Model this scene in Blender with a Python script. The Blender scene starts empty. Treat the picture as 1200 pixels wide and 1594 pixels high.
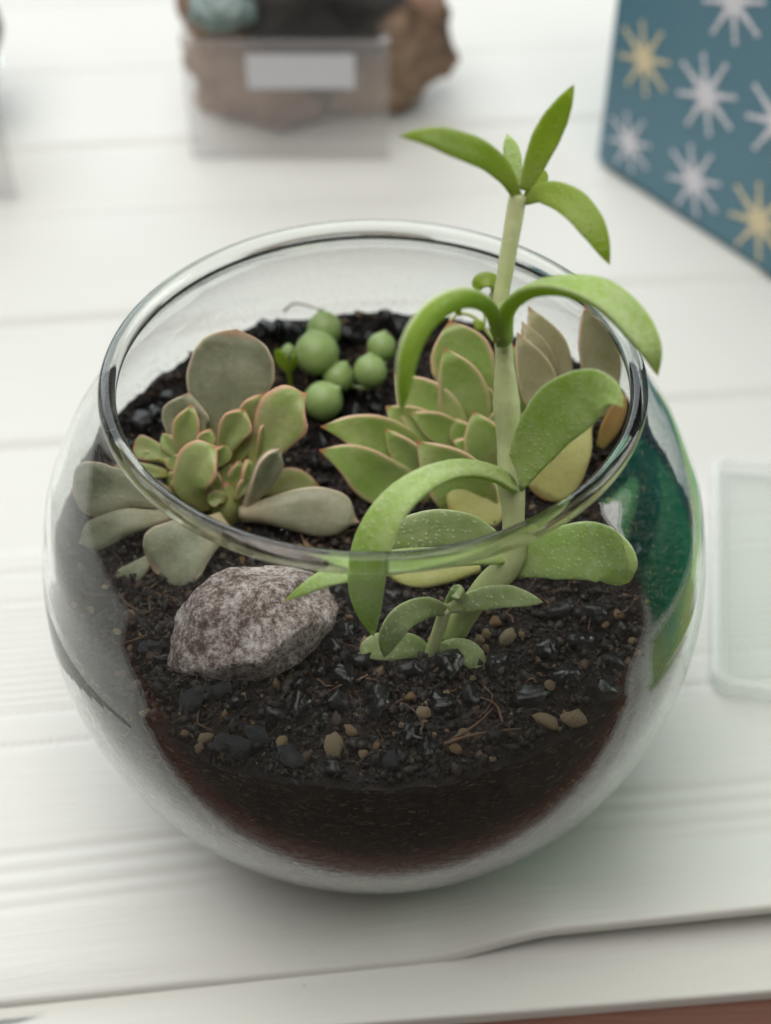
import bpy, bmesh, math, random
import numpy as np
from mathutils import Vector, noise, Matrix
random.seed(7); rng = np.random.default_rng(7)
SC = bpy.context.scene
COL = SC.collection

# ------------------------------------------------------------------ camera
CAM_LOC = np.array([0.0025, -0.2173, 0.2926])
PITCH = math.radians(44.2)
FPX = 2100.0                       # focal length in photo pixels (1200 x 1594)
FW = np.array([0, math.cos(PITCH), -math.sin(PITCH)])
UP = np.array([0, math.sin(PITCH), math.cos(PITCH)])
RT = np.array([1.0, 0, 0])
cd = bpy.data.cameras.new('camera')
cam = bpy.data.objects.new('camera', cd); COL.objects.link(cam)
cam.location = CAM_LOC
cam.rotation_euler = (math.pi/2 - PITCH, 0, 0)
cd.sensor_width = 36; cd.sensor_fit = 'AUTO'; cd.lens = 36*FPX/1594
cd.clip_start = 0.01; cd.clip_end = 50
cd.dof.use_dof = True; cd.dof.focus_distance = 0.268; cd.dof.aperture_fstop = 9.5
SC.camera = cam

# ------------------------------------------------------------------ light
w = bpy.data.worlds.new('World'); SC.world = w; w.use_nodes = True
bg = w.node_tree.nodes['Background']
bg.inputs[0].default_value = (1.0, 0.82, 0.66, 1); bg.inputs[1].default_value = 0.070

def area(name, loc, target, sx, sy, energy, col):
    L = bpy.data.lights.new(name, 'AREA'); L.shape = 'RECTANGLE'; L.size = sx; L.size_y = sy
    L.energy = energy; L.color = col
    o = bpy.data.objects.new(name, L); COL.objects.link(o)
    o.location = loc
    o.rotation_euler = (Vector(target)-Vector(loc)).to_track_quat('-Z', 'Y').to_euler()
    return o
area('window_light', (-0.55, 1.72, 0.90), (0.0, 0.06, 0.03), 2.0, 1.30, 27.0, (0.88, 0.955, 1.0))
area('ceiling_bounce_light', (-0.20, -0.05, 1.15), (0.0, -0.02, 0.05), 1.3, 1.1, 15.5, (1.0, 0.97, 0.93))
area('side_window_light', (0.95, 0.22, 0.42), (0.1, 0.0, 0.05), 0.5, 0.6, 4.5, (1.0, 0.99, 0.95))

SC.view_settings.view_transform = 'Standard'; SC.view_settings.look = 'None'
SC.view_settings.gamma = 1; SC.view_settings.use_curve_mapping = False
SC.view_settings.exposure = 0.20
cy = SC.cycles
cy.max_bounces = 20; cy.transmission_bounces = 14; cy.transparent_max_bounces = 16
cy.glossy_bounces = 8; cy.diffuse_bounces = 5
cy.use_denoising = True
cy.sample_clamp_indirect = 6.0
cy.caustics_refractive = True; cy.caustics_reflective = True

# ------------------------------------------------------------------ helpers
def ray(x, y):
    return FW + RT*(x-600)/FPX - UP*(y-797)/FPX
def Pz(x, y, z=0.0):
    d = ray(x, y); return CAM_LOC + d*(z-CAM_LOC[2])/d[2]
def Py(x, y, Y):
    d = ray(x, y); return CAM_LOC + d*(Y-CAM_LOC[1])/d[1]
def nrm(v):
    v = np.asarray(v, float); n = np.linalg.norm(v); return v/n if n > 1e-12 else v
def sstep(a, b, x):
    t = np.clip((x-a)/(b-a), 0, 1); return t*t*(3-2*t)

def tag(o, label=None, cat=None, group=None, kind=None):
    if label: o['label'] = label
    if cat: o['category'] = cat
    if group: o['group'] = group
    if kind: o['kind'] = kind
    return o
def thing(name, loc, label=None, cat=None, group=None, kind=None):
    o = bpy.data.objects.new(name, None); COL.objects.link(o); o.location = loc
    o.empty_display_size = 0.01
    return tag(o, label, cat, group, kind)
def mesh_obj(name, verts, faces, mat, parent=None, smooth=True, attrs=None, loc=None):
    """verts in world coordinates; stored relative to the parent"""
    V = np.asarray(verts, float)
    off = np.array(parent.location) if parent is not None else np.zeros(3)
    if parent is not None and parent.parent is not None:
        off = off + np.array(parent.parent.location)
    if loc is not None and parent is None: off = np.asarray(loc, float)
    me = bpy.data.meshes.new(name)
    me.from_pydata((V-off).tolist(), [], [list(map(int, f)) for f in faces])
    if smooth: me.polygons.foreach_set('use_smooth', [True]*len(me.polygons))
    if attrs:
        for k, a in attrs.items():
            at = me.attributes.new(k, 'FLOAT', 'POINT'); at.data.foreach_set('value', np.asarray(a, np.float32))
    if mat: me.materials.append(mat)
    me.update()
    o = bpy.data.objects.new(name, me); COL.objects.link(o)
    if parent is not None: o.parent = parent
    elif loc is not None: o.location = loc
    return o
def catmull(P, n):
    P = np.asarray(P, float); m = len(P)
    if m == 2:
        t = np.linspace(0, 1, n)[:, None]; return P[0]*(1-t)+P[1]*t
    E = np.vstack([2*P[0]-P[1], P, 2*P[-1]-P[-2]])
    seg = np.r_[0, np.cumsum(np.linalg.norm(np.diff(P, axis=0), axis=1))]
    out = []
    for s in np.linspace(0, seg[-1], n):
        i = min(max(np.searchsorted(seg, s, 'right')-1, 0), m-2)
        t = (s-seg[i])/max(seg[i+1]-seg[i], 1e-9)
        a, b, c, d = E[i], E[i+1], E[i+2], E[i+3]
        out.append(0.5*((2*b)+(-a+c)*t+(2*a-5*b+4*c-d)*t*t+(-a+3*b-3*c+d)*t**3))
    return np.array(out)
def grid_faces(nu, nv, closed_v=True):
    F = []
    for i in range(nu-1):
        for j in range(nv if closed_v else nv-1):
            k = (j+1) % nv
            F.append((i*nv+j, i*nv+k, (i+1)*nv+k, (i+1)*nv+j))
    return F
def tube(name, P, R, mat, parent, seg=16, n=40, bump=0.0, attrs=True):
    C = catmull(P, n); t = np.linspace(0, 1, n)
    r = np.interp(t, np.linspace(0, 1, len(R)), R)
    T = np.gradient(C, axis=0); T /= np.linalg.norm(T, axis=1)[:, None]
    ref = nrm(CAM_LOC-C[0]); V = []; A = []
    for i in range(n):
        a = nrm(np.cross(T[i], ref)); b = np.cross(a, T[i])
        for j in range(seg):
            th = 2*math.pi*j/seg
            k = r[i]*(1+bump*noise.noise(Vector((C[i]*300+np.array([math.cos(th), math.sin(th), 0])*1.3).tolist())))
            V.append(C[i]+k*(a*math.cos(th)+b*math.sin(th))); A.append(t[i])
    F = grid_faces(n, seg)
    V.append(C[0]-T[0]*r[0]*.3); A.append(0); V.append(C[-1]+T[-1]*r[-1]*.5); A.append(1)
    for j in range(seg):
        F.append((n*seg, (j+1) % seg, j)); F.append((n*seg+1, (n-1)*seg+j, (n-1)*seg+(j+1) % seg))
    return mesh_obj(name, V, F, mat, parent, attrs={'along': A, 'edge': [0]*len(V)})

PROFILES = {
 'point': ([0, .12, .3, .48, .62, .75, .86, .93, .97, 1], [.50, .72, .97, 1, .90, .68, .40, .19, .085, .012]),
 'arch': ([0, .1, .3, .48, .62, .76, .88, .95, 1], [.52, .50, .60, .84, 1, .88, .55, .27, .015]),
 'lance': ([0, .08, .25, .5, .7, .85, .95, 1], [.34, .5, .80, 1, .90, .58, .25, .02]),
 'ovate': ([0, .1, .3, .55, .72, .82, .89, .94, .975, 1], [.40, .54, .86, 1, .90, .70, .46, .25, .11, .012]),
 'spoon': ([0, .15, .4, .65, .82, .92, .97, 1], [.34, .46, .76, .98, 1, .80, .46, .06]),
 'spoontip': ([0, .15, .4, .65, .79, .87, .92, .955, .98, 1], [.36, .48, .78, 1, .96, .76, .45, .18, .07, .015]),
 'round': ([0, .12, .35, .6, .8, .92, .98, 1], [.40, .56, .86, 1, .92, .66, .36, .06]),
 'strap': ([0, .1, .3, .5, .7, .85, .95, 1], [.50, .66, .92, 1, .92, .62, .26, .02]),
}
def leaf(P, width, mat, parent, prof='lance', roll=0.0, roll2=None, thick=0.0022, cup=0.25, n=34, seg=24, wob=0.08, hint=None, name='leaf', jag=0.0, bend=0.0, fold=2.0, mid=0.035):
    """P: world midrib points base to tip. width: full width (m). cup > 0: edges lift to the face normal"""
    t = 1-(1-np.linspace(0, 1, n))**1.5
    D = catmull(P, 241); C = np.array([np.interp(t, np.linspace(0, 1, 241), D[:, q]) for q in range(3)]).T
    T = np.gradient(C, axis=0); T /= np.linalg.norm(T, axis=1)[:, None]
    hw = np.interp(t, *PROFILES[prof])
    k = np.array([.25, .5, .25]); hs = hw.copy(); hs[1:-1] = np.convolve(hw, k, 'valid'); hw = hs*width/2
    if roll2 is None: roll2 = roll
    V = []; A = []; E = []; S_ = []; sd = random.random()*50
    prevW = None
    for i in range(n):
        v = nrm((CAM_LOC-C[i]) if hint is None else np.asarray(hint, float))
        N = nrm(v-T[i]*(v@T[i])); W = np.cross(T[i], N)
        a = math.radians(roll+(roll2-roll)*t[i]); N, W = N*math.cos(a)+W*math.sin(a), W*math.cos(a)-N*math.sin(a)
        th = thick*(0.35+0.65*math.sin(math.pi*min(1, .25+.62*t[i])))*min(1, hw[i]/(0.22*width)+.12)
        th *= min(1.0, (1-t[i])*9+.15)
        for j in range(seg):
            f = 2*math.pi*j/seg
            s = math.cos(f); q = math.sin(f)
            sc_ = math.copysign(abs(s)**.85, s)
            wv = 1+wob*noise.noise(Vector((t[i]*3+sd, sc_*1.2, sd*.3)))+jag*noise.noise(Vector((t[i]*26+sd, s*2, 3)))*(abs(s) > .8)
            up = cup*abs(s)**fold*hw[i]-mid*hw[i]*math.exp(-(s/.14)**2)*(1 if q > 0 else -.5)*min(1, t[i]*5)+(th*.55*q if q > 0 else th*.8*q)
            up += wob*.5*hw[i]*noise.noise(Vector((t[i]*2.4, s*1.1+sd, sd)))
            up += bend*hw[i]*s
            V.append(C[i]+W*hw[i]*sc_*wv+N*up)
            A.append(t[i]); E.append(abs(s)); S_.append(.5+.5*q)
    F = grid_faces(n, seg)
    V.append(C[0]); A.append(0); E.append(0); S_ += [.5, .5]; V.append(C[-1]+T[-1]*width*.008); A.append(1); E.append(1)
    for j in range(seg):
        F.append((n*seg, (j+1) % seg, j)); F.append((n*seg+1, (n-1)*seg+j, (n-1)*seg+(j+1) % seg))
    return mesh_obj(name, V, F, mat, parent, attrs={'along': A, 'edge': E, 'side': S_})

# ------------------------------------------------------------------ node material helper
class M:
    def __init__(s, name):
        s.m = bpy.data.materials.new(name); s.m.use_nodes = True
        s.nt = s.m.node_tree; s.nt.nodes.clear()
        s.out = s.n('ShaderNodeOutputMaterial')
    def n(s, t, **kw):
        x = s.nt.nodes.new(t)
        for k, v in kw.items(): setattr(x, k, v)
        return x
    def l(s, a, b): s.nt.links.new(a, b)
    def put(s, sock, v):
        if hasattr(v, 'links'): s.l(v, sock)
        else: sock.default_value = v
    def geo(s): return s.n('ShaderNodeTexCoord').outputs['Object']
    def pos(s): return s.n('ShaderNodeNewGeometry').outputs['Position']
    def attr(s, a): return s.n('ShaderNodeAttribute', attribute_name=a).outputs['Fac']
    def mapping(s, vec, scale=(1, 1, 1), loc=(0, 0, 0), rot=(0, 0, 0)):
        x = s.n('ShaderNodeMapping'); s.l(vec, x.inputs[0]); x.inputs['Scale'].default_value = scale
        x.inputs['Location'].default_value = loc; x.inputs['Rotation'].default_value = rot; return x.outputs[0]
    def noise(s, vec, scale, detail=4, rough=.55, dist=0):
        x = s.n('ShaderNodeTexNoise'); s.l(vec, x.inputs['Vector'])
        x.inputs['Scale'].default_value = scale; x.inputs['Detail'].default_value = detail
        x.inputs['Roughness'].default_value = rough; x.inputs['Distortion'].default_value = dist; return x.outputs['Fac']
    def voro(s, vec, scale, feature='F1', out='Distance'):
        x = s.n('ShaderNodeTexVoronoi', feature=feature); s.l(vec, x.inputs['Vector']); x.inputs['Scale'].default_value = scale
        return x.outputs[out]
    def ramp(s, fac, stops):
        x = s.n('ShaderNodeValToRGB'); s.put(x.inputs[0], fac); e = x.color_ramp.elements
        while len(e) < len(stops): e.new(.5)
        for i, (p, c) in enumerate(stops):
            e[i].position = p; e[i].color = (c, c, c, 1) if isinstance(c, (int, float)) else (*c, 1)
        return x.outputs[0]
    def mix(s, fac, a, b, mode='MIX'):
        x = s.n('ShaderNodeMix', data_type='RGBA', blend_type=mode)
        s.put(x.inputs['Factor'], fac)
        for k, v in (('A', a), ('B', b)):
            sk = [i for i in x.inputs if i.name == k and i.type == 'RGBA'][0]
            if isinstance(v, tuple): sk.default_value = (*v, 1) if len(v) == 3 else v
            else: s.l(v, sk)
        return [o for o in x.outputs if o.type == 'RGBA'][0]
    def math(s, op, a, b=None, clamp=False):
        x = s.n('ShaderNodeMath', operation=op, use_clamp=clamp); s.put(x.inputs[0], a)
        if b is not None: s.put(x.inputs[1], b)
        return x.outputs[0]
    def bump(s, h, strength=.3, dist=.001, normal=None):
        x = s.n('ShaderNodeBump'); s.l(h, x.inputs['Height']); x.inputs['Strength'].default_value = strength
        x.inputs['Distance'].default_value = dist
        if normal is not None: s.l(normal, x.inputs['Normal'])
        return x.outputs[0]
    def princ(s, col, rough=.5, normal=None, **kw):
        x = s.n('ShaderNodeBsdfPrincipled')
        s.put(x.inputs['Base Color'], (*col, 1) if isinstance(col, tuple) else col)
        s.put(x.inputs['Roughness'], rough)
        if normal is not None: s.l(normal, x.inputs['Normal'])
        for k, v in kw.items(): s.put(x.inputs[k.replace('_', ' ')], v)
        return x.outputs[0]
    def shmix(s, fac, a, b):
        x = s.n('ShaderNodeMixShader'); s.put(x.inputs[0], fac); s.l(a, x.inputs[1]); s.l(b, x.inputs[2]); return x.outputs[0]
    def done(s, sh): s.l(sh, s.out.inputs[0]); return s.m

# ------------------------------------------------------------------ materials
def mat_leaf(name, deep, face, edge_col, base_col, tip_col, e0=.80, e1=.99, frost=(.6, .62, .5), frost_amt=.25, spots=0.0, transl=.3, transl_col=None, rough=.45, papillae=0.0, under=None):
    m = M(name); g = m.geo(); al = m.attr('along'); ed = m.attr('edge')
    n1 = m.noise(g, 110, 5, .6); n2 = m.noise(g, 700, 3, .6)
    col = m.mix(m.ramp(n1, [(.3, 0.), (.7, 1.)]), deep, face)
    col = m.mix(m.ramp(al, [(.0, 1.), (.42, 0.)]), col, base_col)
    up_ = m.ramp(m.attr('side'), [(.42, 0.), (.62, 1.)])
    if under: col = m.mix(m.math('MULTIPLY', m.math('SUBTRACT', 1.0, up_), m.ramp(al, [(.02, .3), (.2, 1.)])), col, under)
    fr = m.math('MULTIPLY', m.ramp(m.math('ADD', m.math('MULTIPLY', n2, .6), m.math('MULTIPLY', n1, .5)), [(.42, 0.), (.72, 1.)]), m.math('MULTIPLY', m.math('ADD', m.math('MULTIPLY', up_, .8), .2), frost_amt))
    col = m.mix(fr, col, frost)
    ef = m.math('MULTIPLY', m.ramp(ed, [(e0, 0.), (e1, 1.)]), m.ramp(al, [(.25, 0.2), (.6, 1.)]))
    col = m.mix(m.math('MULTIPLY', ef, .8), col, edge_col)
    col = m.mix(m.ramp(al, [(.93, 0.), (.995, 1.)]), col, tip_col)
    if spots:
        v = m.voro(g, 1500); sp = m.math('MULTIPLY', m.ramp(v, [(.10, 1.), (.22, 0.)]), m.ramp(m.noise(g, 90, 2), [(.56-spots*.1, 0.), (.70-spots*.1, 1.)]))
        col = m.mix(m.math('MULTIPLY', sp, .8), col, (.05, .035, .015))
    h = n2
    if papillae:
        v = m.voro(g, 900); pp = m.ramp(v, [(.12, 1.), (.38, 0.)])
        col = m.mix(m.math('MULTIPLY', m.math('MULTIPLY', pp, up_), papillae), col, (.78, .84, .66))
        h = m.math('ADD', m.math('MULTIPLY', pp, .8), m.math('MULTIPLY', n2, .5))
        v2 = m.voro(g, 330); dk = m.math('MULTIPLY', m.ramp(v2, [(.05, 1.), (.10, 0.)]), m.ramp(m.noise(g, 60, 2), [(.5, 0.), (.6, 1.)]))
        col = m.mix(m.math('MULTIPLY', dk, .7), col, (.06, .06, .02))
    bl = m.math('MULTIPLY', m.ramp(m.noise(g, 55, 3), [(.48, 0.), (.72, 1.)]), .14 if e0 < .92 and not papillae else .0)
    col = m.mix(bl, col, edge_col)
    col = m.mix(m.math('MULTIPLY', m.ramp(m.noise(g, 240, 5, .7), [(.50, 0.), (.66, 1.)]), .20), col, base_col)
    # scuffed bloom: pale scratches and rubbed patches
    sc1 = m.ramp(m.noise(m.mapping(g, (90, 900, 500), rot=(.4, .3, .7)), 1.0, 3, .6, .4), [(.66, 0.), (.72, 1.)])
    col = m.mix(m.math('MULTIPLY', m.math('MULTIPLY', sc1, m.ramp(n1, [(.5, 0.), (.6, 1.)])), .35), col, frost)
    b = m.bump(m.math('ADD', h, m.math('MULTIPLY', m.noise(g, 160, 3), 1.6)), .32, .0005)
    p = m.princ(col, rough, b, Subsurface_Weight=.18, Subsurface_Radius=(.0012, .0018, .0005), Subsurface_Scale=1.0)
    t = m.n('ShaderNodeBsdfTranslucent'); m.l(m.mix(.75, col, transl_col or face, 'MIX'), t.inputs[0])
    return m.done(m.shmix(transl, p, t.outputs[0]))

LEAF_TALL = mat_leaf('tall_leaf', (.30, .46, .08), (.40, .57, .14), (.74, .80, .56), (.40, .50, .16), (.36, .38, .12), e0=.93, frost=(.64, .74, .48), frost_amt=.55, transl=.34, transl_col=(.50, .66, .05), papillae=.28, rough=.5, under=(.25, .40, .02))
LEAF_TOP = mat_leaf('top_leaf', (.23, .34, .018), (.30, .42, .035), (.36, .44, .11), (.36, .42, .12), (.28, .30, .07), frost=(.46, .52, .28), frost_amt=.12, transl=.46, transl_col=(.50, .64, .02), papillae=.08, rough=.42)
LEAF_YOUNG = mat_leaf('young_leaf', (.24, .33, .10), (.35, .46, .18), (.44, .48, .28), (.30, .38, .13), (.28, .29, .12), frost=(.54, .58, .44), frost_amt=.4, transl=.26, transl_col=(.40, .5, .10), papillae=.35, rough=.5)
LEAF_ROS = mat_leaf('rosette_leaf', (.25, .41, .075), (.38, .51, .16), (.92, .55, .45), (.30, .36, .08), (.60, .12, .12), e0=.74, frost=(.54, .54, .38), frost_amt=.30, transl=.28, transl_col=(.46, .54, .05), rough=.36, spots=.35)
LEAF_ROSPINK = mat_leaf('rosette_pink_leaf', (.30, .30, .14), (.40, .37, .20), (.85, .60, .48), (.38, .38, .16), (.55, .18, .14), e0=.84, frost=(.54, .48, .41), frost_amt=.40, transl=.22, transl_col=(.46, .42, .16), rough=.43, spots=.3)
LEAF_SPOT = mat_leaf('rosette_spotted_leaf', (.42, .43, .13), (.48, .48, .17), (.55, .44, .24), (.48, .48, .15), (.50, .25, .14), e0=.88, frost=(.5, .48, .33), frost_amt=.25, transl=.22, transl_col=(.5, .5, .1), rough=.45, spots=1.7)
LEAF_GHOST = mat_leaf('ghost_leaf', (.185, .205, .12), (.26, .28, .175), (.75, .58, .44), (.36, .30, .16), (.52, .32, .22), e0=.90, frost=(.43, .43, .36), frost_amt=.40, transl=.18, transl_col=(.42, .38, .16), rough=.48)
LEAF_GHOSTG = mat_leaf('ghost_green_leaf', (.24, .35, .08), (.38, .46, .15), (.86, .40, .34), (.40, .38, .10), (.62, .17, .14), e0=.72, frost=(.54, .54, .41), frost_amt=.34, transl=.24, transl_col=(.44, .48, .06), rough=.37)
LEAF_ORANGE = mat_leaf('withered_leaf', (.40, .25, .07), (.50, .32, .11), (.4, .24, .1), (.4, .34, .1), (.3, .14, .06), frost=(.5, .4, .25), frost_amt=.2, transl=.25, transl_col=(.5, .3, .08))
STEM = mat_leaf('stem_skin', (.52, .58, .28), (.62, .66, .38), (.62, .66, .38), (.40, .52, .18), (.66, .70, .40), frost=(.6, .6, .46), frost_amt=.3, transl=.15, transl_col=(.5, .55, .2))
def mat_bead():
    m = M('pea_skin'); g = m.geo(); n1 = m.noise(g, 160, 3)
    col = m.mix(m.ramp(n1, [(.3, 0.), (.7, 1.)]), (.155, .235, .055), (.235, .33, .10))
    col = m.mix(m.math('MULTIPLY', m.attr('stripe'), .55), col, (.055, .12, .02))
    col = m.mix(m.math('MULTIPLY', m.noise(g, 900, 3), .35), col, (.34, .44, .24))
    p = m.princ(col, .42, m.bump(m.noise(g, 800, 3), .15, .0002), Subsurface_Weight=.25, Subsurface_Radius=(.001, .002, .0005), Subsurface_Scale=1.0)
    return m.done(p)
BEAD = mat_bead()

def mat_soil():
    m = M('potting_soil'); g = m.geo()
    n1 = m.noise(g, 120, 8, .7); n2 = m.noise(g, 900, 6, .75)
    col = m.ramp(m.math('ADD', m.math('MULTIPLY', n1, .5), m.math('MULTIPLY', n2, .5)), [(.34, (.004, .0033, .003)), (.52, (.013, .0085, .0065)), (.66, (.036, .022, .015)), (.8, (.09, .06, .04))])
    return m.done(m.princ(col, .72, m.bump(m.math('ADD', n2, n1), .9, .0012), Specular_IOR_Level=.35))
def mat_soilside():
    m = M('pressed_soil'); g = m.geo()
    n1 = m.noise(g, 90, 6, .7); n2 = m.noise(g, 1000, 5, .75)
    fl = m.ramp(m.noise(m.mapping(g, (420, 420, 1500)), 1.0, 3, .6, .8), [(.57, 0.), (.66, 1.)])
    col = m.ramp(m.math('ADD', m.math('MULTIPLY', n1, .5), m.math('MULTIPLY', n2, .5)), [(.34, (.008, .005, .004)), (.52, (.026, .015, .010)), (.70, (.055, .032, .021))])
    col = m.mix(m.math('MULTIPLY', fl, .85), col, (.26, .17, .11))
    return m.done(m.princ(col, .7, m.bump(m.math('ADD', n2, fl), .8, .001), Specular_IOR_Level=.3))
def mat_crumb():
    m = M('soil_crumb'); v = m.attr('tone'); g = m.geo()
    col = m.ramp(v, [(0, (.004, .0032, .003)), (.55, (.016, .010, .008)), (.8, (.045, .026, .016)), (.93, (.12, .07, .035)), (1, (.25, .16, .08))])
    return m.done(m.princ(col, .7, m.bump(m.noise(g, 2500, 3), .5, .0004)))
def mat_pebble():
    m = M('black_pebble'); g = m.geo(); oi = m.n('ShaderNodeObjectInfo').outputs['Random']
    n = m.noise(g, 500, 6, .7)
    col = m.mix(m.ramp(n, [(.4, 0.), (.75, 1.)]), (.004, .004, .005), (.018, .018, .021))
    r = m.ramp(m.math('ADD', m.math('MULTIPLY', n, .5), m.math('MULTIPLY', oi, .4)), [(.3, .20), (.7, .5)])
    return m.done(m.princ(col, r, m.bump(m.math('ADD', n, m.math('MULTIPLY', m.voro(g, 800), .6)), 1.0, .0022), Coat_Weight=.45, Coat_Roughness=.13))
def mat_greypebble():
    m = M('grey_pebble'); g = m.geo(); n = m.noise(g, 450, 6, .7)
    col = m.mix(m.ramp(n, [(.35, 0.), (.7, 1.)]), (.02, .022, .027), (.085, .09, .105))
    return m.done(m.princ(col, .38, m.bump(n, .9, .0018)))
def mat_grit():
    m = M('tan_grit'); g = m.geo(); oi = m.n('ShaderNodeObjectInfo').outputs['Random']
    n = m.noise(g, 700, 6, .7)
    a = m.mix(oi, (.58, .34, .14), (.74, .60, .38))
    col = m.mix(m.ramp(n, [(.40, 0.), (.54, 1.)]), (.12, .07, .035), a)
    return m.done(m.princ(col, .75, m.bump(n, 1.0, .0018)))
def mat_fibre():
    m = M('root_fibre'); g = m.geo()
    return m.done(m.princ(m.mix(m.noise(g, 300), (.03, .015, .008), (.16, .08, .04)), .7))
SOILSIDE = mat_soilside()
SOIL, CRUMB, PEBBLE, GREYP, GRIT, FIBRE = mat_soil(), mat_crumb(), mat_pebble(), mat_greypebble(), mat_grit(), mat_fibre()

def mat_rock():
    m = M('speckled_rock'); g = m.geo()
    n1 = m.noise(g, 70, 6, .65); n2 = m.noise(g, 420, 8, .8); n3 = m.noise(g, 1100, 6, .8)
    c = m.math('ADD', m.math('MULTIPLY', n1, .22), m.math('ADD', m.math('MULTIPLY', n2, .45), m.math('MULTIPLY', n3, .33)))
    col = m.ramp(c, [(.40, (.06, .038, .032)), (.465, (.13, .088, .075)), (.51, (.32, .27, .25)), (.585, (.66, .62, .60))])
    return m.done(m.princ(col, .8, m.bump(m.math('ADD', n2, m.math('MULTIPLY', n3, .5)), .8, .0012)))
ROCK = mat_rock()

def mat_glass():
    m = M('bowl_glass'); g = m.pos()
    b = m.bump(m.noise(g, 60, 2, .4), .035, .001)
    gl = m.n('ShaderNodeBsdfGlass'); gl.inputs['IOR'].default_value = 1.37; gl.inputs['Roughness'].default_value = 0.0
    gl.inputs['Color'].default_value = (.985, .995, .99, 1)
    # dried water marks and dust low on the wall
    sep = m.n('ShaderNodeSeparateXYZ'); m.l(g, sep.inputs[0])
    low = m.ramp(m.math('MULTIPLY', sep.outputs[2], 10), [(.12, 1.), (.58, 0.)])
    wet = m.math('MULTIPLY', m.ramp(m.math('MULTIPLY', sep.outputs[2], 10), [(.45, 1.), (.8, 0.)]), m.ramp(m.noise(g, 620, 4, .65), [(.45, 0.), (.7, 1.)]))
    b = m.bump(wet, .10, .0003, b); m.l(b, gl.inputs['Normal'])
    spk = m.ramp(m.noise(g, 1100, 4, .7), [(.50, .15), (.66, 1.)])
    cloud = m.ramp(m.noise(g, 38, 4, .6), [(.38, .2), (.7, 1.)])
    left = m.ramp(m.math('ADD', m.math('MULTIPLY', sep.outputs[0], -4.5), .5), [(.25, .35), (.8, 1.)])
    f = m.math('MULTIPLY', m.math('MULTIPLY', low, left), m.math('MULTIPLY', spk, cloud))
    fac = m.math('ADD', m.math('MULTIPLY', f, .22), m.math('MULTIPLY', m.ramp(m.noise(g, 2200, 2, .5), [(.63, 0.), (.68, 1.)]), m.math('MULTIPLY', left, .26)))
    smear = m.ramp(m.noise(m.mapping(g, (60, 60, 420), rot=(.5, .9, .2)), 1.0, 3, .6, .7), [(.58, 0.), (.75, 1.)])
    fac = m.math('ADD', fac, m.math('MULTIPLY', m.math('MULTIPLY', smear, left), .06))
    di = m.n('ShaderNodeBsdfDiffuse'); di.inputs[0].default_value = (.62, .62, .60, 1)
    tr = m.n('ShaderNodeBsdfTranslucent'); tr.inputs[0].default_value = (.62, .62, .60, 1)
    return m.done(m.shmix(fac, gl.outputs[0], m.shmix(.5, di.outputs[0], tr.outputs[0])))
GLASS = mat_glass()
def mat_rimglass():
    m = M('rim_glass')
    gl = m.n('ShaderNodeBsdfGlass'); gl.inputs['IOR'].default_value = 1.26; gl.inputs['Roughness'].default_value = 0.0
    gl.inputs['Color'].default_value = (.98, .995, .985, 1)
    m.l(m.bump(m.noise(m.pos(), 45, 2, .4), .05, .001), gl.inputs['Normal'])
    lw = m.n('ShaderNodeLayerWeight'); lw.inputs[0].default_value = .5
    fr = m.math('ADD', m.math('MULTIPLY', m.math('POWER', lw.outputs['Facing'], 4.0), .85), .05, True)
    t = m.n('ShaderNodeBsdfTransparent'); t.inputs[0].default_value = (.97, .985, .975, 1)
    gs = m.n('ShaderNodeBsdfGlossy'); gs.inputs['Roughness'].default_value = .06
    return m.done(m.shmix(.27, gl.outputs[0], m.shmix(fr, t.outputs[0], gs.outputs[0])))
RIMGLASS = mat_rimglass()
def schlick(m, f0=.04):
    lw = m.n('ShaderNodeLayerWeight'); lw.inputs[0].default_value = .5
    return m.math('ADD', m.math('MULTIPLY', m.math('POWER', lw.outputs['Facing'], 5.0), 1-f0), f0, True)
def mat_acrylic(name, tint=(.96, .985, .98), haze=.05, hz=(.5, .48, .48)):
    m = M(name)
    t = m.n('ShaderNodeBsdfTransparent'); t.inputs[0].default_value = (*tint, 1)
    g = m.n('ShaderNodeBsdfGlossy'); g.inputs['Roughness'].default_value = .04
    fr = schlick(m)
    d = m.n('ShaderNodeBsdfDiffuse'); d.inputs[0].default_value = (*hz, 1)
    return m.done(m.shmix(haze, m.shmix(fr, t.outputs[0], g.outputs[0]), d.outputs[0]))
ACRYL = mat_acrylic('clear_acrylic', (.985, .995, .99), .01); ACRYL_HAZE = mat_acrylic('reflection_haze_acrylic', (.97, .97, .975), .15, (.58, .53, .53)); ACRYL_EDGE = mat_acrylic('acrylic_edge_glow', (.985, .995, .99), .28, (.93, .94, .94))  # panel haze paints the room's reflection into the colour; edge haze paints bright edges
def mat_clearglass():
    m = M('tray_glass'); gl = m.n('ShaderNodeBsdfGlass'); gl.inputs['IOR'].default_value = 1.47; gl.inputs['Roughness'].default_value = .02
    gl.inputs['Color'].default_value = (.97, .99, .98, 1)
    return m.done(gl.outputs[0])
TRAYGLASS = mat_clearglass()

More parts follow.
